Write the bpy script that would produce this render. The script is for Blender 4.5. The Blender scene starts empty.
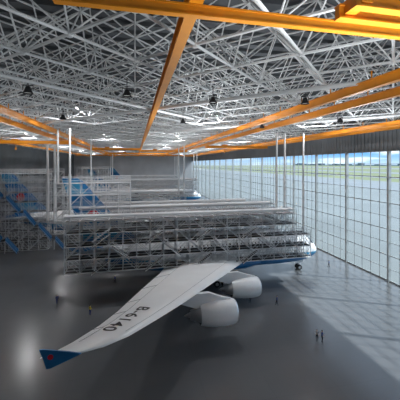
import bpy, bmesh, math, random
from mathutils import Vector, Matrix
from mathutils.bvhtree import BVHTree
random.seed(4)
F=300.0; CU=200.0; HV=164.0; H=27.0
TH=math.atan(65/F); ST,CT=math.sin(TH),math.cos(TH)
def at_z(u,v,z):
    d=F*(H-z)/(v-HV); l=(u-CU)/F*d
    return (l*CT+d*ST, d*CT-l*ST, z)
scene=bpy.context.scene
col=scene.collection
scene.view_settings.view_transform='Standard'
scene.view_settings.look='None'
scene.view_settings.exposure=0.4

# ---------------- materials ----------------
def mat(name,color,rough=0.5,metal=0.0,noise=0.0,nscale=1.0,bump=0.0,emit=None,spec=0.5):
    m=bpy.data.materials.new(name); m.use_nodes=True
    nt=m.node_tree; b=nt.nodes['Principled BSDF']
    b.inputs['Base Color'].default_value=(*color,1); b.inputs['Roughness'].default_value=rough
    b.inputs['Metallic'].default_value=metal
    b.inputs['Specular IOR Level'].default_value=spec
    if noise>0:
        tc=nt.nodes.new('ShaderNodeTexCoord'); n=nt.nodes.new('ShaderNodeTexNoise')
        n.inputs['Scale'].default_value=nscale; n.inputs['Detail'].default_value=5
        r=nt.nodes.new('ShaderNodeValToRGB')
        r.color_ramp.elements[0].position=0.3; r.color_ramp.elements[1].position=0.7
        r.color_ramp.elements[0].color=(*[c*(1-noise) for c in color],1)
        r.color_ramp.elements[1].color=(*[min(1,c*(1+noise)) for c in color],1)
        nt.links.new(tc.outputs['Object'],n.inputs['Vector']); nt.links.new(n.outputs['Fac'],r.inputs['Fac'])
        nt.links.new(r.outputs['Color'],b.inputs['Base Color'])
    if emit:
        b.inputs['Emission Color'].default_value=(*emit[0],1); b.inputs['Emission Strength'].default_value=emit[1]
    return m
M_white=mat('aircraft_white_paint',(0.90,0.92,0.93),0.3,noise=0.03,nscale=0.4)
M_blue=mat('aircraft_blue_paint',(0.015,0.17,0.42),0.3,noise=0.06,nscale=0.5)
M_lblue=mat('aircraft_light_blue_paint',(0.06,0.34,0.58),0.3,noise=0.05)
M_sblue=mat('stair_blue_paint',(0.02,0.20,0.50),0.5,noise=0.1,nscale=0.6)
M_red=mat('logo_red',(0.6,0.02,0.04),0.4,noise=0.05)
M_dark=mat('dark_glass',(0.01,0.012,0.015),0.1,noise=0.05)
M_black=mat('registration_black',(0.01,0.01,0.012),0.5,noise=0.05)
M_metal=mat('bare_metal',(0.55,0.56,0.58),0.3,0.9,noise=0.06)
M_rubber=mat('tyre_rubber',(0.02,0.02,0.02),0.8,noise=0.1)
M_steel=mat('galvanised_steel',(0.66,0.68,0.70),0.5,0.05,noise=0.10,nscale=0.6)
M_deck=mat('deck_grating',(0.05,0.052,0.055),0.7,0.1,noise=0.2,nscale=2)
M_truss=mat('truss_white_paint',(0.70,0.72,0.73),0.5,noise=0.18,nscale=0.3)
M_pipe=mat('pipe_white_paint',(0.82,0.84,0.85),0.4,noise=0.05,nscale=0.5)
M_orange=mat('crane_orange_paint',(0.80,0.29,0.012),0.45,noise=0.07,nscale=0.7)
M_lampb=mat('lamp_black_housing',(0.02,0.02,0.022),0.5,noise=0.1)
M_mull=mat('mullion_grey_paint',(0.40,0.43,0.44),0.5,noise=0.08)
M_col=mat('door_column_paint',(0.42,0.45,0.46),0.5,noise=0.08)
M_wall=mat('corrugated_wall',(0.20,0.215,0.23),0.7,noise=0.12,nscale=0.15)
M_skin=mat('skin',(0.55,0.33,0.24),0.6,noise=0.05)
M_hair=mat('hair',(0.015,0.012,0.01),0.6,noise=0.2)
M_navy=mat('navy_coverall',(0.01,0.03,0.20),0.8,noise=0.2,nscale=8)
M_pant=mat('dark_trousers',(0.012,0.013,0.03),0.8,noise=0.2,nscale=8)
M_yel=mat('hi_vis_yellow',(0.8,0.62,0.05),0.7,noise=0.1,nscale=8)
M_shirt=mat('white_shirt',(0.7,0.7,0.72),0.7,noise=0.05,nscale=8)
M_emit=mat('lamp_lens',(0.7,0.7,0.68),0.3,emit=((1,0.97,0.9),0.15))

def floor_mat():
    m=bpy.data.materials.new('polished_epoxy_floor'); m.use_nodes=True
    nt=m.node_tree; b=nt.nodes['Principled BSDF']; L=nt.links
    tc=nt.nodes.new('ShaderNodeTexCoord')
    n=nt.nodes.new('ShaderNodeTexNoise'); n.inputs['Scale'].default_value=0.06; n.inputs['Detail'].default_value=8
    L.new(tc.outputs['Object'],n.inputs['Vector'])
    r=nt.nodes.new('ShaderNodeValToRGB')
    r.color_ramp.elements[0].position=0.3; r.color_ramp.elements[1].position=0.7
    r.color_ramp.elements[0].color=(0.110,0.115,0.122,1); r.color_ramp.elements[1].color=(0.142,0.147,0.155,1)
    L.new(n.outputs['Fac'],r.inputs['Fac'])
    br=nt.nodes.new('ShaderNodeTexBrick'); br.offset=0
    br.inputs['Scale'].default_value=1.0; br.inputs['Brick Width'].default_value=8; br.inputs['Row Height'].default_value=8
    br.inputs['Mortar Size'].default_value=0.02
    br.inputs['Color1'].default_value=(1,1,1,1); br.inputs['Color2'].default_value=(0.98,0.98,0.98,1); br.inputs['Mortar'].default_value=(0.85,0.85,0.85,1)
    L.new(tc.outputs['Object'],br.inputs['Vector'])
    mx=nt.nodes.new('ShaderNodeMix'); mx.data_type='RGBA'; mx.blend_type='MULTIPLY'; mx.inputs[0].default_value=1
    L.new(r.outputs['Color'],mx.inputs[6]); L.new(br.outputs['Color'],mx.inputs[7])
    L.new(mx.outputs[2],b.inputs['Base Color'])
    n2=nt.nodes.new('ShaderNodeTexNoise'); n2.inputs['Scale'].default_value=0.12; n2.inputs['Detail'].default_value=3
    L.new(tc.outputs['Object'],n2.inputs['Vector'])
    mr=nt.nodes.new('ShaderNodeMapRange'); mr.inputs['To Min'].default_value=0.18; mr.inputs['To Max'].default_value=0.28
    L.new(n2.outputs['Fac'],mr.inputs['Value']); L.new(mr.outputs['Result'],b.inputs['Roughness'])
    b.inputs['Specular IOR Level'].default_value=0.55
    return m
M_floor=floor_mat()
def pane_mat(name,fac,tint):
    m=bpy.data.materials.new(name); m.use_nodes=True
    nt=m.node_tree; nt.nodes.clear(); L=nt.links
    o=nt.nodes.new('ShaderNodeOutputMaterial'); t=nt.nodes.new('ShaderNodeBsdfTransparent')
    t.inputs['Color'].default_value=(*tint,1)
    tr=nt.nodes.new('ShaderNodeBsdfTranslucent'); tr.inputs['Color'].default_value=(0.7,0.78,0.78,1)
    df=nt.nodes.new('ShaderNodeBsdfDiffuse'); df.inputs['Color'].default_value=(0.35,0.38,0.38,1)
    a=nt.nodes.new('ShaderNodeMixShader'); a.inputs[0].default_value=0.5
    L.new(tr.outputs[0],a.inputs[1]); L.new(df.outputs[0],a.inputs[2])
    b=nt.nodes.new('ShaderNodeMixShader'); b.inputs[0].default_value=fac
    L.new(t.outputs[0],b.inputs[1]); L.new(a.outputs[0],b.inputs[2]); L.new(b.outputs[0],o.inputs['Surface'])
    return m
M_pane=pane_mat('door_glazing',0.05,(0.70,0.76,0.76))
M_clear=pane_mat('clear_glazing',0.01,(0.76,0.82,0.85))

# ---------------- mesh builder ----------------
class B:
    def __init__(s): s.v=[];s.f=[];s.m=[]
    def tube(s,a,b,r,n=5,mi=0,r2=None,cap=False):
        a=Vector(a);b=Vector(b);d=b-a
        if d.length<1e-6:return
        d.normalize()
        up=Vector((0,0,1)) if abs(d.z)<0.9 else Vector((1,0,0))
        x=d.cross(up).normalized();y=d.cross(x)
        k=len(s.v); r2=r if r2 is None else r2
        for (p,rr) in ((a,r),(b,r2)):
            for i in range(n):
                t=2*math.pi*i/n
                s.v.append(tuple(p+x*(math.cos(t)*rr)+y*(math.sin(t)*rr)))
        for i in range(n):
            j=(i+1)%n
            s.f.append((k+i,k+j,k+n+j,k+n+i));s.m.append(mi)
        if cap:
            s.f.append(tuple(range(k+n-1,k-1,-1)));s.m.append(mi)
            s.f.append(tuple(range(k+n,k+2*n)));s.m.append(mi)
    def box(s,x0,x1,y0,y1,z0,z1,mi=0):
        k=len(s.v)
        s.v+=[(x0,y0,z0),(x1,y0,z0),(x1,y1,z0),(x0,y1,z0),(x0,y0,z1),(x1,y0,z1),(x1,y1,z1),(x0,y1,z1)]
        for f in ((0,3,2,1),(4,5,6,7),(0,1,5,4),(1,2,6,5),(2,3,7,6),(3,0,4,7)):
            s.f.append(tuple(k+i for i in f));s.m.append(mi)
    def loft(s,rings,mis=0,cap=True):
        k=len(s.v);n=len(rings[0])
        for r in rings: s.v+= [tuple(p) for p in r]
        for a in range(len(rings)-1):
            for i in range(n):
                j=(i+1)%n
                s.f.append((k+a*n+i,k+a*n+j,k+(a+1)*n+j,k+(a+1)*n+i))
                s.m.append(mis(a,i) if callable(mis) else mis)
        if cap:
            s.f.append(tuple(k+i for i in range(n-1,-1,-1)));s.m.append(mis(0,0) if callable(mis) else mis)
            e=k+(len(rings)-1)*n
            s.f.append(tuple(e+i for i in range(n)));s.m.append(mis(0,0) if callable(mis) else mis)
    def obj(s,name,mats,smooth=False,parent=None):
        me=bpy.data.meshes.new(name);me.from_pydata(s.v,[],s.f);me.update()
        for m in mats: me.materials.append(m)
        me.polygons.foreach_set('material_index',s.m)
        if smooth:
            me.polygons.foreach_set('use_smooth',[True]*len(me.polygons))
        bm=bmesh.new();bm.from_mesh(me);bmesh.ops.recalc_face_normals(bm,faces=bm.faces);bm.to_mesh(me);bm.free()
        o=bpy.data.objects.new(name,me);col.objects.link(o)
        if parent:o.parent=parent
        if smooth:
            try: me.set_sharp_from_angle(angle=math.radians(50))
            except Exception: pass
        return o
def empty(name,loc=(0,0,0)):
    e=bpy.data.objects.new(name,None);e.location=loc;col.objects.link(e);return e

XL,XR,YB,YF=-56.0,57.0,-40.0,300.0
ZT=43.0; ZW=30.0
# ---------------- shell ----------------
b=B();b.box(XL,XR,YB,YF,-0.3,0);b.obj('floor',[M_floor])
M_ceil=mat('roof_deck_sheet',(0.10,0.11,0.12),0.7,noise=0.15,nscale=0.1)
b=B();b.box(XL,XR,YB,YF,ZT+0.3,ZT+0.6)
y=YB
while y<YF:
    b.box(XL,XR,y,y+0.25,ZT-0.15,ZT+0.3); y+=2.5
b.obj('ceiling',[M_ceil])
def ribwall(name,axis,c,a0,a1,z0,z1,inward,step=1.2,mt=M_wall):
    b=B()
    if axis=='x':
        b.box(min(c,c-inward*0.3),max(c,c-inward*0.3),a0,a1,z0,z1)
        a=a0
        while a<a1-0.4:
            b.box(min(c,c+inward*0.12),max(c,c+inward*0.12),a,a+0.4,z0,z1);a+=step
    else:
        b.box(a0,a1,min(c,c-inward*0.3),max(c,c-inward*0.3),z0,z1)
        a=a0
        while a<a1-0.4:
            b.box(a,a+0.4,min(c,c+inward*0.12),max(c,c+inward*0.12),z0,z1);a+=step
    return b.obj(name,[mt])
ribwall('wall_left','x',XL,YB,YF,0,ZT+0.3,1)
ribwall('wall_back','y',YB,XL,XR,0,ZT+0.3,1)
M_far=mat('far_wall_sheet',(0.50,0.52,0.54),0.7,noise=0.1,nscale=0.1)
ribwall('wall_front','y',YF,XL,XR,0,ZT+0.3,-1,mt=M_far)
ribwall('wall_right','x',XR,YB,YF,ZW,ZT+0.3,-1)
# glazed hangar doors
b=B(); pn=B()
rows=10; rh=ZW/rows
y=YB;i=0
while y<=YF+0.01:
    if i%5==0: b.box(XR-0.5,XR+0.25,y-0.25,y+0.25,0,ZW,1)
    else: b.box(XR-0.12,XR+0.06,y-0.06,y+0.06,0,ZW,0)
    y+=2.8;i+=1
for r in range(rows+1):
    t=0.06 if r%2 else 0.10
    if r==0:t=0.35
    b.box(XR-0.12,XR+0.06,YB,YF,max(0,r*rh-t),r*rh+t,0)
b.obj('window_frame_right',[M_mull,M_col])
pn.v=[(XR,YB,0),(XR,YF,0),(XR,YF,ZW*0.7),(XR,YB,ZW*0.7),(XR,YF,ZW),(XR,YB,ZW)]
pn.f=[(0,1,2,3),(3,2,4,5)];pn.m=[0,1]
pn.obj('window_1',[M_pane,M_clear])
# outdoors
M_apron=mat('concrete_apron',(0.21,0.225,0.225),0.8,noise=0.12,nscale=0.03)
M_grass=mat('dry_grass',(0.18,0.20,0.09),0.9,noise=0.25,nscale=0.01)
b=B();b.box(XR+0.3,380,-600,1500,-0.5,-0.1);b.obj('apron_ground',[M_apron])
b=B();b.box(380,6000,-3000,6000,-0.7,-0.15)
b.box(470,530,-3000,6000,-0.14,-0.08,1);b.box(700,820,-3000,6000,-0.14,-0.08,1);b.box(1300,1620,-3000,6000,-0.14,-0.08,1);b.obj('grass_field',[M_grass,M_apron])
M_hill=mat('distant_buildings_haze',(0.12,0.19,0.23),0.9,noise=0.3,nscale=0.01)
b=B()
for k in range(160):
    yy=-3000+k*56
    h=8+(random.random()**3)*36
    b.box(3400,3440+random.random()*60,yy,yy+60,-.14,h)
b.obj('distant_skyline',[M_hill])

# ---------------- roof space frame ----------------
b=B()
m=6.0; zb,zm,zt=35.6,39.2,42.6
c45=math.sqrt(0.5)
def rot(a,c): return (a*c45-c*c45+0.0, a*c45+c*c45)
def ok(p,mg=0.5): return XL+mg<p[0]<XR-mg and YB+mg+30<p[1]<YF-mg
def nd(i,j,z): 
    p=rot(i*m,j*m); return (p[0],p[1],z)
R=range(-60,75)
for i in R:
    for j in R:
        p=nd(i,j,zb)
        far=p[1]>150
        n=4 if far else 5
        if ok(p):
            for q in (nd(i+1,j,zb),nd(i,j+1,zb)):
                if ok(q): b.tube(p,q,0.12,n)
            for di,dj in ((.5,.5),(-.5,.5),(.5,-.5),(-.5,-.5)):
                q=nd(i+di,j+dj,zm)
                if ok(q): b.tube(p,q,0.07,n)
            if not far:
                b.tube((p[0],p[1],zb-0.2),(p[0],p[1],zb+0.2),0.22,6,cap=True)
        p=nd(i+.5,j+.5,zm)
        if ok(p):
            for q in (nd(i+1.5,j+.5,zm),nd(i+.5,j+1.5,zm)):
                if ok(q): b.tube(p,q,0.075,n)
            for di,dj in ((.5,.5),(-.5,.5),(.5,-.5),(-.5,-.5)):
                q=nd(i+.5+di,j+.5+dj,zt)
                if ok(q): b.tube(p,q,0.07,n)
        p=nd(i,j,zt)
        if ok(p):
            for q in (nd(i+1,j,zt),nd(i,j+1,zt)):
                if ok(q): b.tube(p,q,0.1,n)
b.obj('roof_space_frame',[M_truss])
b=B()
b.tube((-12.7,59,35.0),(26,21.4,35.0),0.26,12,cap=True)
b.tube((-50,97,35.0),(-12.7,59,35.0),0.24,12,cap=True)
b.tube((8,75,35.0),(52,31,35.0),0.22,12,cap=True)
b.tube((-30,12,35.0),(10,52,35.0),0.18,12,cap=True)
b.obj('roof_duct_pipe',[M_pipe])

# ---------------- crane rails & girders ----------------
def ibeam(b,p0,p1,w,h,axis,z):
    if axis=='y':
        x=p0[0]
        b.box(x-w/2,x+w/2,p0[1],p1[1],z,z+0.08); b.box(x-w/2,x+w/2,p0[1],p1[1],z+h-0.08,z+h)
        b.box(x-w*0.16,x+w*0.16,p0[1],p1[1],z+0.08,z+h-0.08)
    else:
        y=p0[1]
        b.box(p0[0],p1[0],y-w/2,y+w/2,z,z+0.08); b.box(p0[0],p1[0],y-w/2,y+w/2,z+h-0.08,z+h)
        b.box(p0[0],p1[0],y-w*0.35,y+w*0.35,z+0.08,z+h-0.08)
for x in (-42,-22,-17.8,2.6,21.6,26.5,46.5,51):
    b=B(); ibeam(b,(x,-8),(x,YF-2),0.6,0.9,'y',34.0)
    y=-6
    while y<YF-4:
        b.tube((x,y,34.8),(x,y,35.7),0.07,5); y+=6
    b.obj('crane_rail',[M_orange])
def girder(xa,xb,y,pair=True,zz=33.1,hh=0.85,w=.55,tr=True,gap=2.6):
    e=B()
    for k in ((0,gap) if pair else (0,)):
        ibeam(e,(xa,y+k),(xb,y+k),w,hh,'x',zz)
    for xx in (xa+.5,xb-.5): 
        e.box(xx-0.25,xx+0.25,y-.2,y+(gap if pair else .2),zz+hh*.3,34.02)
    if pair and tr:
        xx=xa+(xb-xa)*0.3
        e.box(xx-0.9,xx+0.9,y+0.2,y+gap-.2,zz+hh,zz+hh+.5)
        e.tube((xx,y+gap/2,zz+hh),(xx,y+gap/2,31.8),0.06,5)
        e.box(xx-0.2,xx+0.2,y+gap/2-.2,y+gap/2+.2,31.3,31.9)
    o=e.obj('overhead_crane_girder',[M_orange]); return o
girder(-3.2,46.5,13.0,False,33.5,0.5,.34)
girder(8.6,46.5,10.5,True,33.3,.6,.4,False,1.0)
girder(-18,2.6,135); girder(2.6,26,150); girder(-42,-18,98); girder(26.5,51,110); girder(-18,21,190); girder(-42,46,230)

# ---------------- docks ----------------
def lattice(b,x0,x1,ys,zs,bay,r=0.07,decks=True,rail=True):
    nx=max(1,round((x1-x0)/bay)); xs=[x0+(x1-x0)*i/nx for i in range(nx+1)]
    for yi,y in enumerate(ys):
        for x in xs: b.tube((x,y,zs[0]),(x,y,zs[-1]),r,4)
        for z in zs: b.tube((x0,y,z),(x1,y,z),r*1.3,4)
        for k in range(len(zs)-1):
            for z in ((zs[k]+1.1),(zs[k]+0.55)):
                b.tube((x0,y,z),(x1,y,z),r*0.5,3)
            for i in range(nx):
                if (i+k)%2: b.tube((xs[i],y,zs[k]),(xs[i+1],y,zs[k+1]),r*0.8,4)
                else: b.tube((xs[i+1],y,zs[k]),(xs[i],y,zs[k+1]),r*0.8,4)
        if rail:
            z=zs[-1]
            for x in xs: b.tube((x,y,z),(x,y,z+1.1),r*0.6,4)
            b.tube((x0,y,z+1.1),(x1,y,z+1.1),r*0.7,4); b.tube((x0,y,z+0.55),(x1,y,z+0.55),r*0.5,4)
    for x in xs:
        for z in zs: b.tube((x,ys[0],z),(x,ys[-1],z),r,4)
        for j in range(len(ys)-1):
            for k in range(len(zs)-1):
                b.tube((x,ys[j],zs[k]),(x,ys[j+1],zs[k+1]),r*0.7,3)
    if decks:
        for z in zs:
            b.box(x0,x1,ys[0]+0.1,ys[-1]-0.1,z-0.06,z+0.02,1)
def stair(b,x0,z0,x1,z1,y,blue=False):
    n=max(8,int(abs(z1-z0)/.22))
    for s in (-0.55,0.55):
        b.tube((x0,y+s,z0),(x1,y+s,z1),0.08,4); b.tube((x0,y+s,z0+1),(x1,y+s,z1+1),0.04,4)
        if blue:
            k=len(b.v);
            for o in (-.03,.03):
                b.v+=[(x0,y+s+o,z0-.35),(x1,y+s+o,z1-.35),(x1,y+s+o,z1+1.05),(x0,y+s+o,z0+1.05)]
            for f in ((0,1,2,3),(7,6,5,4),(0,4,5,1),(3,2,6,7)):
                b.f.append(tuple(k+q for q in f));b.m.append(3)
    for i in range(n):
        t=(i+.5)/n; x=x0+(x1-x0)*t; z=z0+(z1-z0)*t
        b.box(x-.15,x+.15,y-.5,y+.5,z-.02,z+.02,1)
def masts(b,pts,z0,r=.26):
    for (x,y) in pts:
        b.tube((x,y,z0),(x,y,34.0),r*.75,10,mi=2,cap=True)
        b.tube((x,y,z0),(x,y,(z0+34)/2),r,10,mi=2,cap=True)
DM=[M_steel,M_deck,M_pipe,M_sblue]
b=B()
zs=[6.2,8.7,11.2,13.7,16.0]
lattice(b,-13,35,[60.5,62.3,64.2],zs,2.6,0.08)
lattice(b,35,38.5,[60.5,62.3,64.2],[6.2,8.7,11.2],1.8,0.08)
lattice(b,-13,38,[76,78,80],zs,2.6,0.08)
lattice(b,-11,30,[67.5,72.5],[13.2,16.0],2.6,0.07)
for x in (-13,-3,7,17,27,34):
    b.box(x,x+1.2,64.2,76,13.0,13.12,1)
    for z in (13.7,14.8): 
        b.tube((x,64.2,z),(x,76,z),0.06,4); b.tube((x+1.2,64.2,z),(x+1.2,76,z),0.06,4)
    for k in range(6):
        ya=64.2+k*2; b.tube((x,ya,13.7),(x,ya+1,16),0.06,4); b.tube((x,ya+1,16),(x,ya+2,13.7),0.06,4)
    b.tube((x,64.2,16),(x,76,16),0.08,4)
for k,x in enumerate((-8,2,12,22)):
    stair(b,x,6.2,x+3.4,8.7,59.7); stair(b,x+7,8.7,x+3.6,11.2,59.7); stair(b,x,11.2,x+3.4,13.7,59.7)
b.tube((-13,60.6,17.0),(34,60.6,17.0),0.3,12,mi=2,cap=True)
b.tube((-12,70,17.3),(33,70,17.3),0.42,12,mi=2,cap=True)
b.tube((-12,79,17.0),(30,79,17.0),0.4,12,mi=2,cap=True)
for x in (-12,0,12,24,30):
    b.tube((x,70,16),(x,70,17),0.12,4); b.tube((x,60.6,16),(x,60.6,17),0.1,4)
masts(b,[(-12.5,63),(31.5,63),(33.5,63),(-10.8,79.5)],16)
masts(b,[(37.8,62.3)],11)
b.obj('fuselage_maintenance_dock',DM)
b=B()
lattice(b,-16,-1,[65.5,67.5],[13.0,15.5,18,20.5,23],2.5,0.06,decks=False)
lattice(b,-16,-1,[72.5,74.5],[13.0,15.5,18,20.5,23],2.5,0.06,decks=False)
masts(b,[(-15.5,66.5)],23)
b.obj('tail_maintenance_dock',DM)
b=B()
for ys in ([103,105.2,107.4],[124,126]):
    lattice(b,-52,-27,ys,[0.02,3,6,9,12,15,18,21,24],2.8,0.07)
for (x0,z0,x1,z1) in ((-43,21.05,-39.4,16.6),(-38.2,16.6,-34.6,12.1),(-33.4,12.1,-30.2,7.8),(-29.2,7.8,-25.6,3.3)):
    stair(b,x0,z0,x1,z1,101.9,True); b.box(x1,x1+1.2,101.3,102.5,z1-.06,z1+.02,1)
    b.tube((x1+.6,102.5,0),(x1+.6,102.5,z1),.09,5)
stair(b,-24.4,3.3,-22.0,0.2,101.9,True)
for (x0,z0,x1,z1) in ((-47,12.1,-43.6,8.1),(-42.4,8.1,-39,4.1),(-37.8,4.1,-34.6,0.2)):
    stair(b,x0,z0,x1,z1,100.2,True); 
    if z1>1: b.box(x1,x1+1.2,99.6,100.8,z1-.06,z1+.02,1); b.tube((x1+.6,100.8,0),(x1+.6,100.8,z1),.09,5)
masts(b,[(-27.0,102.9),(-24.9,102.9)],9,.42)
for z in (9,12): b.box(-28,-24,102.5,103.3,z-0.05,z,1)
b.obj('tail_maintenance_dock.001',DM)
def dock(x0,x1,y,z0=6.2,zt=16,mm=True):
    b=B(); z=[z0+(zt-z0)*i/4 for i in range(5)]
    lattice(b,x0,x1,[y-9,y-5.5],z,3.2,0.09); lattice(b,x0,x1,[y+5.5,y+9],z,3.2,0.09)
    for x in (x0,(x0+x1)/2,x1-1.2):
        b.box(x,x+1.2,y-5.5,y+5.5,zt-0.1,zt,1)
    b.tube((x0,y-7,zt+1.2),(x1,y-7,zt+1.2),0.45,10,mi=2,cap=True)
    masts(b,[(x1-.5,y-8),(x1-2.5,y-8)]+([(x0+.5,y-8)] if mm else []),zt,.3)
    b.obj('fuselage_maintenance_dock',DM)
dock(-18,18,116,mm=False); dock(-14,40,200); dock(-20,36,265)
b=B();lattice(b,-34,-16,[190,193],[0.02,4,8,12,16,20,24],3.2,0.09);lattice(b,-34,-16,[206,209],[0.02,4,8,12,16,20,24],3.2,0.09)
b.obj('tail_maintenance_dock.002',DM)
b=B()
lattice(b,-54,-45,[150,153,156],[0.02,4,8,12,16,20],3,0.09)
b.obj('storage_scaffold',DM)

# ---------------- airliner ----------------
def airfoil(xl,xt,y,z,tc,n=9):
    c=xl-xt; up_=[];lo=[]
    for i in range(n):
        t=(1-math.cos(math.pi*i/(n-1)))/2
        th=tc*5*(0.2969*math.sqrt(t)-0.126*t-0.3516*t*t+0.2843*t**3-0.1015*t**4)*c
        cam=0.02*c*math.sin(math.pi*t)
        up_.append((xl-c*t,y,z+cam+th)); lo.append((xl-c*t,y,z+cam-th*0.8))
    return up_+lo[-2:0:-1]
ST_W=[(0,29,8,5.0,.12),(3.5,26.5,7.2,5.0,.12),(12,19.8,4.6,5.9,.11),(21.5,12.5,0.9,7.0,.10),(30,5.9,-2.2,8.0,.095),(34,2.6,-4,8.5,.09),(37.5,-0.5,-6.2,8.9,.09),(39.3,-2.8,-7.6,9.15,.08),(40.2,-5,-8.5,9.3,.06)]
def wing_at(s):
    for a,c in zip(ST_W,ST_W[1:]):
        if a[0]<=s<=c[0]:
            t=(s-a[0])/(c[0]-a[0]); return [a[k]+(c[k]-a[k])*t for k in range(5)]
def airliner(name,nose,y0,L,ws,engines,text=None):
    P=empty(name,(nose,y0,0))
    def X(x): return x-46.0
    prof=[(0,.05,.05,4.9),(.25,.75,.8,4.95),(.8,1.35,1.45,5.1),(1.8,2.0,2.2,5.35),(3.2,2.65,2.95,5.65),(5,3.1,3.5,5.9),(7.5,3.42,3.95,6.12),(11,3.57,4.2,6.2),
          (L*.35,3.57,4.2,6.2),(L*.6,3.57,4.2,6.2),(L*.68,3.45,4.0,6.35),(L*.78,2.9,3.3,6.9),(L*.88,2.0,2.2,7.7),(L*.95,1.15,1.3,8.25),(L*.99,.5,.6,8.55),(L,.2,.2,8.6)]
    rings=[];N=32
    for (d,w,h,z) in prof:
        rings.append([(-d,w*math.cos(2*math.pi*i/N),z+h*math.sin(2*math.pi*i/N)) for i in range(N)])
    def mi(a,i):
        ang=math.sin(2*math.pi*(i+.5)/N)
        if a>=12: return 1
        if ang<-0.45: return 1
        if ang<-0.28: return 2
        return 0
    b=B();b.loft(rings,mi);b.obj('fuselage',[M_white,M_blue,M_lblue],True,P)
    b=B();rg=[]
    for (d,w,h) in ((14,.5,.3),(17,3,1.2),(21,4.2,1.8),(30,4.3,1.9),(38,3.8,1.6),(43,2,.8),(45,.4,.2)):
        rg.append([(-d*L/60*0.98,w*math.cos(2*math.pi*i/20),3.6+h*math.sin(2*math.pi*i/20)) for i in range(20)])
    b.loft(rg);b.obj('belly_fairing',[M_blue],True,P)
    b=B()
    for s in (-1,1):
        for zz in (5.4,8.2):
            d=9
            hw=3.57*math.sqrt(max(0,1-((zz-6.2)/4.2)**2))
            while d<L*.62:
                if s<0:b.box(-d-.14,-d+.14,-hw-.02,-hw+.05,zz-.2,zz+.2)
                else:b.box(-d-.14,-d+.14,hw-.05,hw+.02,zz-.2,zz+.2)
                d+=.9
    for k in range(-3,3):
        a0=math.pi/2+ (k+.06)*0.30; a1=math.pi/2+(k+.94)*0.30
        pts=[]
        for (w,h,z,d) in ((2.05,2.25,5.35,1.75),(2.5,2.78,5.56,2.7)):
            for a in (a0,a1):
                yy=(w+.03)*math.cos(a); z_=z+(h+.03)*math.sin(a)
                pts.append((-d,yy,z_))
        kk=len(b.v);b.v+=pts;b.f.append((kk,kk+1,kk+3,kk+2));b.m.append(0)
    b.obj('cabin_windows',[M_dark],False,P)
    for s in (-1,1):
        b=B();rg=[]
        for (d,xl,xt,z,tc) in ST_W:
            rg.append(airfoil(-17+(X(xl)+17)*ws,-17+(X(xt)+17)*ws,s*d*ws,5+(z-5)*ws,tc))
        b.loft(rg)
        for d in (8,13,18.5,24,29.5):
            w=wing_at(d); xt=-17+(X(w[2])+17)*ws; z=5+(w[3]-5)*ws
            b2=[]
            for (q,r) in ((-.55,.04),(-.1,.16),(.9,.3),(2.4,.34),(4.2,.08)):
                b2.append([(xt+q,s*d*ws+r*.8*math.cos(2*math.pi*i/8),z-.5+r*math.sin(2*math.pi*i/8)) for i in range(8)])
            b.loft(b2)
        wo=b.obj('wing_right' if s<0 else 'wing_left',[M_white],True,P)
        w=ST_W[-1]; xl=-17+(X(w[1])+17)*ws; xt=-17+(X(w[2])+17)*ws; y=s*40.25*ws; z=5+(w[3]-5)*ws
        b=B()
        pts=[(xl+.1,z),(xl-.9,z+.3),(xt+.35,z+.8),(xt,z+.8),(xt+.3,z),(xt+.6,z-1.0),(xt+.95,z-1.0),(xl-.8,z-.35)]
        rr=[]
        for off in (-.07,.07): rr.append([(p[0],y+off,p[1]) for p in pts])
        b.loft(rr);
        b.obj('wingtip_fence',[M_blue],False,P)
        b=B();b.tube((xt+.95,y-.09,z+.05),(xt+.95,y+.09,z+.05),.25,12,cap=True);b.obj('fence_logo',[M_red],False,P)
        for (d,ahead,zc) in engines:
            wz=wing_at(d); xe=-17+(X(wz[1])+17)*ws+ahead; ye=s*d*ws
            b=B()
            def ring(x,r,n=28): return [(xe+x,ye+r*math.cos(2*math.pi*i/n),zc+r*math.sin(2*math.pi*i/n)) for i in range(n)]
            b.loft([ring(-2.9,1.52),ring(-2.0,1.78),(ring(-0.5,1.97)),ring(1.0,2.0),ring(2.0,1.92),ring(2.6,1.78)],0,False)
            b.loft([ring(2.6,1.78),ring(2.8,1.66),ring(2.7,1.55),ring(2.4,1.48)],1,False)
            b.loft([ring(2.4,1.48),ring(1.4,1.5)],2,False)
            b.loft([ring(1.4,1.5),ring(1.4,.45),ring(2.0,.05)],2,False)
            b.loft([ring(-2.9,1.52),ring(-2.85,1.42),ring(-2.0,1.45),ring(-2.0,1.2)],2,False)
            b.loft([ring(-2.0,1.25),ring(-3.0,1.12),ring(-4.3,.72),ring(-4.35,.62),ring(-4.1,.5)],1,False)
            b.loft([ring(-4.1,.5),ring(-4.6,.36),ring(-5.3,.04)],1,True)
            zw=5+(wz[3]-5)*ws
            rr=[]
            for (xx,z0,z1,hw) in ((2.0,zc+1.85,zc+2.1,.08),(0.5,zc+1.8,zc+2.45,.28),(-1.5,zc+1.5,zw-.1,.32),(-3.4,zc+1.0,zw-.1,.3),(-6.0,zc+1.9,zw-.3,.2),(-7.5,zw-.75,zw-.4,.05)):
                rr.append([(xe+xx,ye-hw,z0),(xe+xx,ye+hw,z0),(xe+xx,ye+hw,z1),(xe+xx,ye-hw,z1)])
            b.loft(rr,0,True)
            b.obj('engine',[M_white,M_metal,M_black],True,P)
    b=B();rg=[]
    xr=-(L-14.5)
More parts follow.
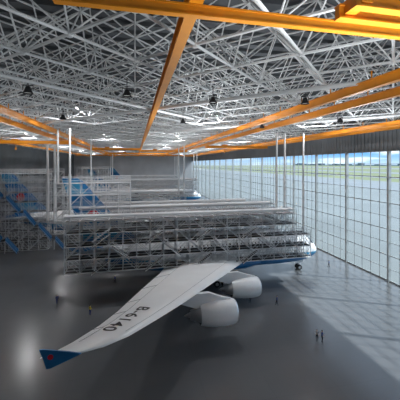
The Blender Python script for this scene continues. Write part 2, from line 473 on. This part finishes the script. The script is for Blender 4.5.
    for (z,a,c) in ((9.0,xr+1.0,xr-11.5),(10.5,xr-.6,xr-11.8),(14,xr-4,xr-12.8),(20,xr-9.0,xr-14.8),(23.3,xr-11.8,xr-15.9),(23.9,xr-12.9,xr-16.0)):
        t=.045*(a-c)
        n=8;up_=[];lo=[]
        for i in range(n+1):
            q=i/n; th=t*math.sin(math.pi*min(1,q**.6)) +.01
            up_.append((a+(c-a)*q,th,z));lo.append((a+(c-a)*q,-th,z))
        rg.append(up_+lo[-2:0:-1])
    b.loft(rg,lambda a,i:1 if (a in (1,3) and 2<i<14) else 0)
    b.obj('vertical_fin',[M_blue,M_lblue],True,P)
    b=B()
    b.tube((xr-9.5,-.55,15.5),(xr-9.5,.55,15.5),1.3,20,cap=True);b.obj('fin_logo',[M_red],False,P)
    for s in (-1,1):
        b=B();b.loft([airfoil(-(L-14),-(L-5.5),s*.8,8.4,.1),airfoil(-(L-9),-(L-3),s*6,9.1,.09),airfoil(-(L-6),-(L-2.2),s*8.8,9.5,.08)])
        b.obj('horizontal_stabilizer',[M_white],True,P)
    b=B()
    def wheel(x,y,r=.7,w=.45):
        b.tube((x,y-w/2,r),(x,y+w/2,r),r,16,mi=0,cap=True)
        b.tube((x,y-w/2-.02,r),(x,y+w/2+.02,r),r*.5,12,mi=1,cap=True)
    b.tube((-5,0,.65),(-5.2,0,3.2),.16,8,mi=1); b.tube((-5,0,1.4),(-6.8,0,3.1),.09,6,mi=1)
    b.tube((-5,-.6,.65),(-5,.6,.65),.1,6,mi=1)
    wheel(-5,-.5,.65,.4);wheel(-5,.5,.65,.4)
    b.box(-6.4,-4.2,-.85,-.8,1.9,2.9,2);b.box(-6.4,-4.2,.8,.85,1.9,2.9,2)
    for (x,yy,na) in ((-L*.5,2.6,3),(-L*.46,6.0,2)):
        for s in (-1,1):
            b.tube((x,s*yy,.7),(x,s*yy,4.6),.24,8,mi=1)
            b.tube((x-1.7*(na-1)/2,s*yy,.7),(x+1.7*(na-1)/2,s*yy,.7),.16,6,mi=1)
            for k in range(na):
                xx=x+(k-(na-1)/2)*1.7
                b.tube((xx,s*yy-.6,.7),(xx,s*yy+.6,.7),.1,6,mi=1)
                wheel(xx,s*yy-.55);wheel(xx,s*yy+.55)
    b.obj('landing_gear',[M_rubber,M_metal,M_white],True,P)
    return P
quad=((14.6,3.2,2.95),(25.3,3.0,4.1))
A1=airliner('airliner',46,70,60,1.0,quad)
A2=airliner('airliner.001',24,116,68,0.55,((12.5,3.2,2.7),))
airliner('airliner.002',44,200,72,1.0,quad)
airliner('airliner.003',40,265,60,0.55,((14,3,2.5),))
bpy.context.view_layer.update()
wing=[o for o in A1.children if o.name.startswith('wing_right')][0]
bv=BVHTree.FromPolygons([tuple(wing.matrix_world@v.co) for v in wing.data.vertices],[tuple(p.vertices) for p in wing.data.polygons])
def drop(x,y,o=.03):
    h=bv.ray_cast(Vector((x,y,30)),Vector((0,0,-1)))
    return h[0].z+o if h[0] else None
cu=bpy.data.curves.new('reg','FONT');cu.body='B-6140';cu.size=2.3;cu.align_x='CENTER';cu.align_y='CENTER';cu.offset=0.04;cu.space_character=1.12
to=bpy.data.objects.new('reg_tmp',cu);col.objects.link(to);bpy.context.view_layer.update()
me=bpy.data.meshes.new_from_object(to.evaluated_get(bpy.context.evaluated_depsgraph_get()));bpy.data.objects.remove(to)
bm=bmesh.new();bm.from_mesh(me)
for _ in range(2): bmesh.ops.subdivide_edges(bm,edges=[e for e in bm.edges if e.calc_length()>.6],cuts=1)
bmesh.ops.triangulate(bm,faces=bm.faces)
cx,cy=-0.9,36.5
run=Vector((-0.60,-0.80,0)).normalized()
upv=Vector((-run.y,run.x,0))
if upv.x<0: upv=-upv
for v in bm.verts:
    p=Vector((cx,cy,0))+run*v.co.x+upv*v.co.y
    z=drop(p.x,p.y); v.co=(p.x-46,p.y-70,z if z else 9)
bm.to_mesh(me);bm.free();me.materials.append(M_black)
ro=bpy.data.objects.new('registration_lettering',me);col.objects.link(ro);ro.parent=A1
M_seam=mat('panel_seam_grey',(0.4,0.42,0.44),0.6,noise=0.1)
b=B()
def seam(fr,s0,s1,w=.04,n=30):
    pr=None
    for i in range(n+1):
        s=s0+(s1-s0)*i/n; q=wing_at(s); x=q[1]+(q[2]-q[1])*fr; y=70-s; z=drop(x,y,.015)
        if z is None: pr=None;continue
        if pr: b.tube((pr[0]-46,pr[1]-70,pr[2]),(x-46,y-70,z),w,4)
        pr=(x,y,z)
seam(.80,5,38);seam(.16,6,37,.03)
def cseam(s,f0,f1,w=.04):
    pr=None
    for i in range(9):
        f=f0+(f1-f0)*i/8;q=wing_at(s);x=q[1]+(q[2]-q[1])*f;z=drop(x,70-s,.015)
        if z is None: continue
        if pr:b.tube((pr[0]-46,-s,pr[1]),(x-46,-s,z),w,4)
        pr=(x,z)
for s in (9,15,21,27,31,35): cseam(s,.8,.99)
b.obj('wing_panel_seams',[M_seam],False,A1)

# ---------------- floodlights ----------------
def flood(u,v,light=True):
    d=F*(34.2-H)/(HV-v); l=(u-CU)/F*d; x=l*CT+d*ST;y=d*CT-l*ST
    P=empty('hanging_floodlight',(x,y,34.2))
    b=B()
    b.tube((0,0,1.5),(0,0,.5),.05,6); b.box(-.45,.45,-.04,.04,.42,.5); b.box(-.47,-.43,-.04,.04,-.05,.5); b.box(.43,.47,-.04,.04,-.05,.5)
    b.tube((0,0,.35),(0,0,.05),.2,14,r2=.3,cap=True); b.tube((0,0,.05),(0,0,-.35),.3,14,r2=.5)
    b.obj('housing',[M_lampb],True,P)
    b=B();b.tube((0,0,-.2),(0,0,-.23),.38,14,cap=True);b.obj('lens',[M_emit],False,P)
LP=[flood(*p) for p in ((127,93),(213,100),(305,101),(28,90),(63,117),(183,121),(262,126),(340,120))]
def alight(name,loc,size,energy,color=(1,.97,.92),rotx=0,spec=1.0):
    l=bpy.data.lights.new(name,'AREA');l.energy=energy;l.color=color;l.size=size;l.specular_factor=spec
    o=bpy.data.objects.new(name,l);o.location=loc;o.rotation_euler=(rotx,0,0);col.objects.link(o);return o
for y in (60,110,160,210,270):
    for x in (-35,-10,15,40):
        alight('high_bay_light',(x,y,37.5),1.6,1700,(.98,.98,1),0,0.1)
for y in (10,45,85,130,180,240):  # added fill lights without fixtures, aimed up to brighten the roof trusses
    for x in (-32,12,38):
        alight('roof_fill_light',(x,y,26.0),6,2100,(0.95,.98,1),math.pi)

# ---------------- people ----------------
def worker(u,v,face,top,bot,stride=0.0,arm=0.0,h=1.82):
    x,y,_=at_z(u,v,0)
    P=empty('worker',(x,y,0)); P.rotation_euler=(0,0,face); k=h/1.74
    V=[];E=[];RR=[]
    def a(p,r,par=None):
        V.append(Vector(p)*k);RR.append(r*k if not isinstance(r,tuple) else (r[0]*k,r[1]*k))
        if par is not None:E.append((par,len(V)-1))
        return len(V)-1
    pel=a((0,0,.96),(.15,.11)); wa=a((0,0,1.12),(.14,.1),pel); ch=a((0,.01,1.32),(.17,.115),wa); ns=a((0,0,1.45),(.1,.08),ch); nk=a((0,.01,1.53),.055,ns);hd=a((0,.02,1.56),.05,nk)
    for s in (-1,1):
        st=stride*s
        hp=a((s*.1,0,.88),.095,pel); kn=a((s*.11,.06+st*.18,.5),.065,hp); an=a((s*.11,st*.38-.02,.09),.045,kn); a((s*.12,st*.38+.15,.045),(.04,.035),an)
        sh=a((s*.19,0,1.42),.062,ns); el=a((s*.25,-.03-st*.1+arm*.05,1.14),.045,sh)
        wr=a((s*.24,.06-st*.2+arm*.22,.92+arm*.22),.03,el); pm=a((s*.235,.09-st*.22+arm*.29,.85+arm*.25),(.03,.018),wr)
        hp_=V[pm]/k
        for f in range(4):
            q=a((hp_.x+s*.004,hp_.y+(f-1.5)*.02,hp_.z-.045-(.01 if f in(1,2) else 0)),.009,pm); a((hp_.x-s*.012,hp_.y+(f-1.5)*.02+.006,hp_.z-.08-(.012 if f in(1,2) else 0)),.008,q)
        q=a((hp_.x-s*.02,hp_.y+.035,hp_.z+.0),.01,pm); a((hp_.x-s*.03,hp_.y+.05,hp_.z-.035),.008,q)
    me=bpy.data.meshes.new('body');me.from_pydata([tuple(v) for v in V],E,[]);o=bpy.data.objects.new('body_tmp',me);col.objects.link(o)
    md=o.modifiers.new('s','SKIN')
    for i,r in enumerate(RR):
        sv=me.skin_vertices[0].data[i]; sv.radius=r if isinstance(r,tuple) else (r,r); sv.use_root=(i==0)
    o.modifiers.new('ss','SUBSURF').levels=1
    bpy.context.view_layer.update()
    m2=bpy.data.meshes.new_from_object(o.evaluated_get(bpy.context.evaluated_depsgraph_get()));bpy.data.objects.remove(o)
    m2.materials.clear()
    for mm in (top,bot,M_skin,M_lampb): m2.materials.append(mm)
    hz=(.92+arm*.22)*k
    for p in m2.polygons:
        c=p.center;p.use_smooth=True
        i=0
        if c.z>1.49*k:i=2
        elif abs(c.x)>.19*k and c.z<hz+.01:i=2
        elif c.z<.1*k:i=3
        elif c.z<.98*k and abs(c.x)<.2*k:i=1
        p.material_index=i
    zmin=min(v.co.z for v in m2.vertices)
    for v in m2.vertices: v.co.z-=zmin
    bo=bpy.data.objects.new('body',m2);col.objects.link(bo);bo.parent=P
    bm=bmesh.new();bmesh.ops.create_uvsphere(bm,u_segments=16,v_segments=12,radius=1)
    for v in bm.verts:
        c=v.co
        j=1-.22*max(0,-c.z)
        v.co=Vector((c.x*.076*j,c.y*.095*j,c.z*.115))
    hm=bpy.data.meshes.new('head');bm.to_mesh(hm);bm.free()
    hm.materials.append(M_skin);[setattr(p,'use_smooth',True) for p in hm.polygons]
    ho=bpy.data.objects.new('head',hm);col.objects.link(ho);ho.parent=P;ho.location=(0,.025,1.64*k-zmin);ho.scale=(k,k,k)
    b=B()
    b.tube((0,.088,.01),(0,.118,-.02),.008,6,r2=.016,cap=True)
    b.tube((-.078,0,0),(-.09,-.005,0),.026,8,r2=.03,cap=True);b.tube((.078,0,0),(.09,-.005,0),.026,8,r2=.03,cap=True)
    fo=b.obj('nose_and_ears',[M_skin],True,P);fo.location=ho.location
    b=B()
    for s in(-1,1): b.tube((s*.03,.084,.012),(s*.03,.092,.012),.01,8,cap=True)
    b.box(-.025,.025,.08,.089,-.052,-.045)
    eo=b.obj('eyes_and_mouth',[M_black],False,P);eo.location=ho.location
    bm=bmesh.new();bmesh.ops.create_uvsphere(bm,u_segments=16,v_segments=12,radius=1)
    bmesh.ops.delete(bm,geom=[v for v in bm.verts if v.co.z<-.2 or (v.co.y>.45 and v.co.z<.45)],context='VERTS')
    for v in bm.verts: v.co=Vector((v.co.x*.084,v.co.y*.103-.004,v.co.z*.124+.004))
    hm=bpy.data.meshes.new('hair');bm.to_mesh(hm);bm.free();hm.materials.append(M_hair)
    h2=bpy.data.objects.new('hair',hm);col.objects.link(h2);h2.parent=P;h2.location=ho.location
worker(57,304,0.6,M_navy,M_navy,.6)
worker(90,315,-0.8,M_yel,M_navy,0,.6)
worker(115,283,2.0,M_navy,M_pant,.4)
worker(277,305,1.2,M_navy,M_pant,.5)
worker(317,341,2.6,M_shirt,M_pant,.2,.5)
worker(322,342,-2.4,M_navy,M_pant,0,.8)
worker(329,267,1.0,M_navy,M_pant,.5)
worker(250,303,1.9,M_navy,M_pant,.3,.3)

# ---------------- world & sun ----------------
w=bpy.data.worlds.new('sky_world');scene.world=w;w.use_nodes=True
nt=w.node_tree;bg=nt.nodes['Background'];L=nt.links
tc=nt.nodes.new('ShaderNodeTexCoord');sx=nt.nodes.new('ShaderNodeSeparateXYZ');L.new(tc.outputs['Generated'],sx.inputs[0])
r=nt.nodes.new('ShaderNodeValToRGB');L.new(sx.outputs['Z'],r.inputs['Fac'])
e=r.color_ramp.elements;e[0].position=0;e[0].color=(.38,.50,.62,1);e[1].position=.5;e[1].color=(.55,.7,.95,1)
x_=e.new(.03);x_.color=(.13,.32,.60,1)
x_=e.new(.2);x_.color=(.7,.8,.95,1)
mp=nt.nodes.new('ShaderNodeMapping');mp.inputs['Scale'].default_value=(3,3,20);L.new(tc.outputs['Generated'],mp.inputs[0])
n=nt.nodes.new('ShaderNodeTexNoise');n.inputs['Scale'].default_value=2.2;n.inputs['Detail'].default_value=6;L.new(mp.outputs[0],n.inputs['Vector'])
r2=nt.nodes.new('ShaderNodeValToRGB');r2.color_ramp.elements[0].position=.52;r2.color_ramp.elements[1].position=.7;L.new(n.outputs['Fac'],r2.inputs['Fac'])
mx=nt.nodes.new('ShaderNodeMix');mx.data_type='RGBA';L.new(r2.outputs['Color'],mx.inputs[0]);L.new(r.outputs['Color'],mx.inputs[6]);mx.inputs[7].default_value=(.8,.84,.88,1)
L.new(mx.outputs[2],bg.inputs['Color']);bg.inputs['Strength'].default_value=1.7
s=bpy.data.lights.new('sun','SUN');s.energy=4.6;s.angle=math.radians(1.2);s.color=(1,.98,.95)
so=bpy.data.objects.new('sun',s);col.objects.link(so)
so.rotation_euler=Vector((0.62,-0.30,0.74)).normalized().to_track_quat('Z','Y').to_euler()

# ---------------- camera ----------------
c=bpy.data.cameras.new('camera');c.sensor_width=36;c.lens=F/400*36;c.shift_y=-(200-HV)/400;c.clip_end=10000;c.clip_start=.5
co=bpy.data.objects.new('camera',c);col.objects.link(co);co.location=(0,0,H);co.rotation_euler=(math.pi/2,0,-TH)
scene.camera=co
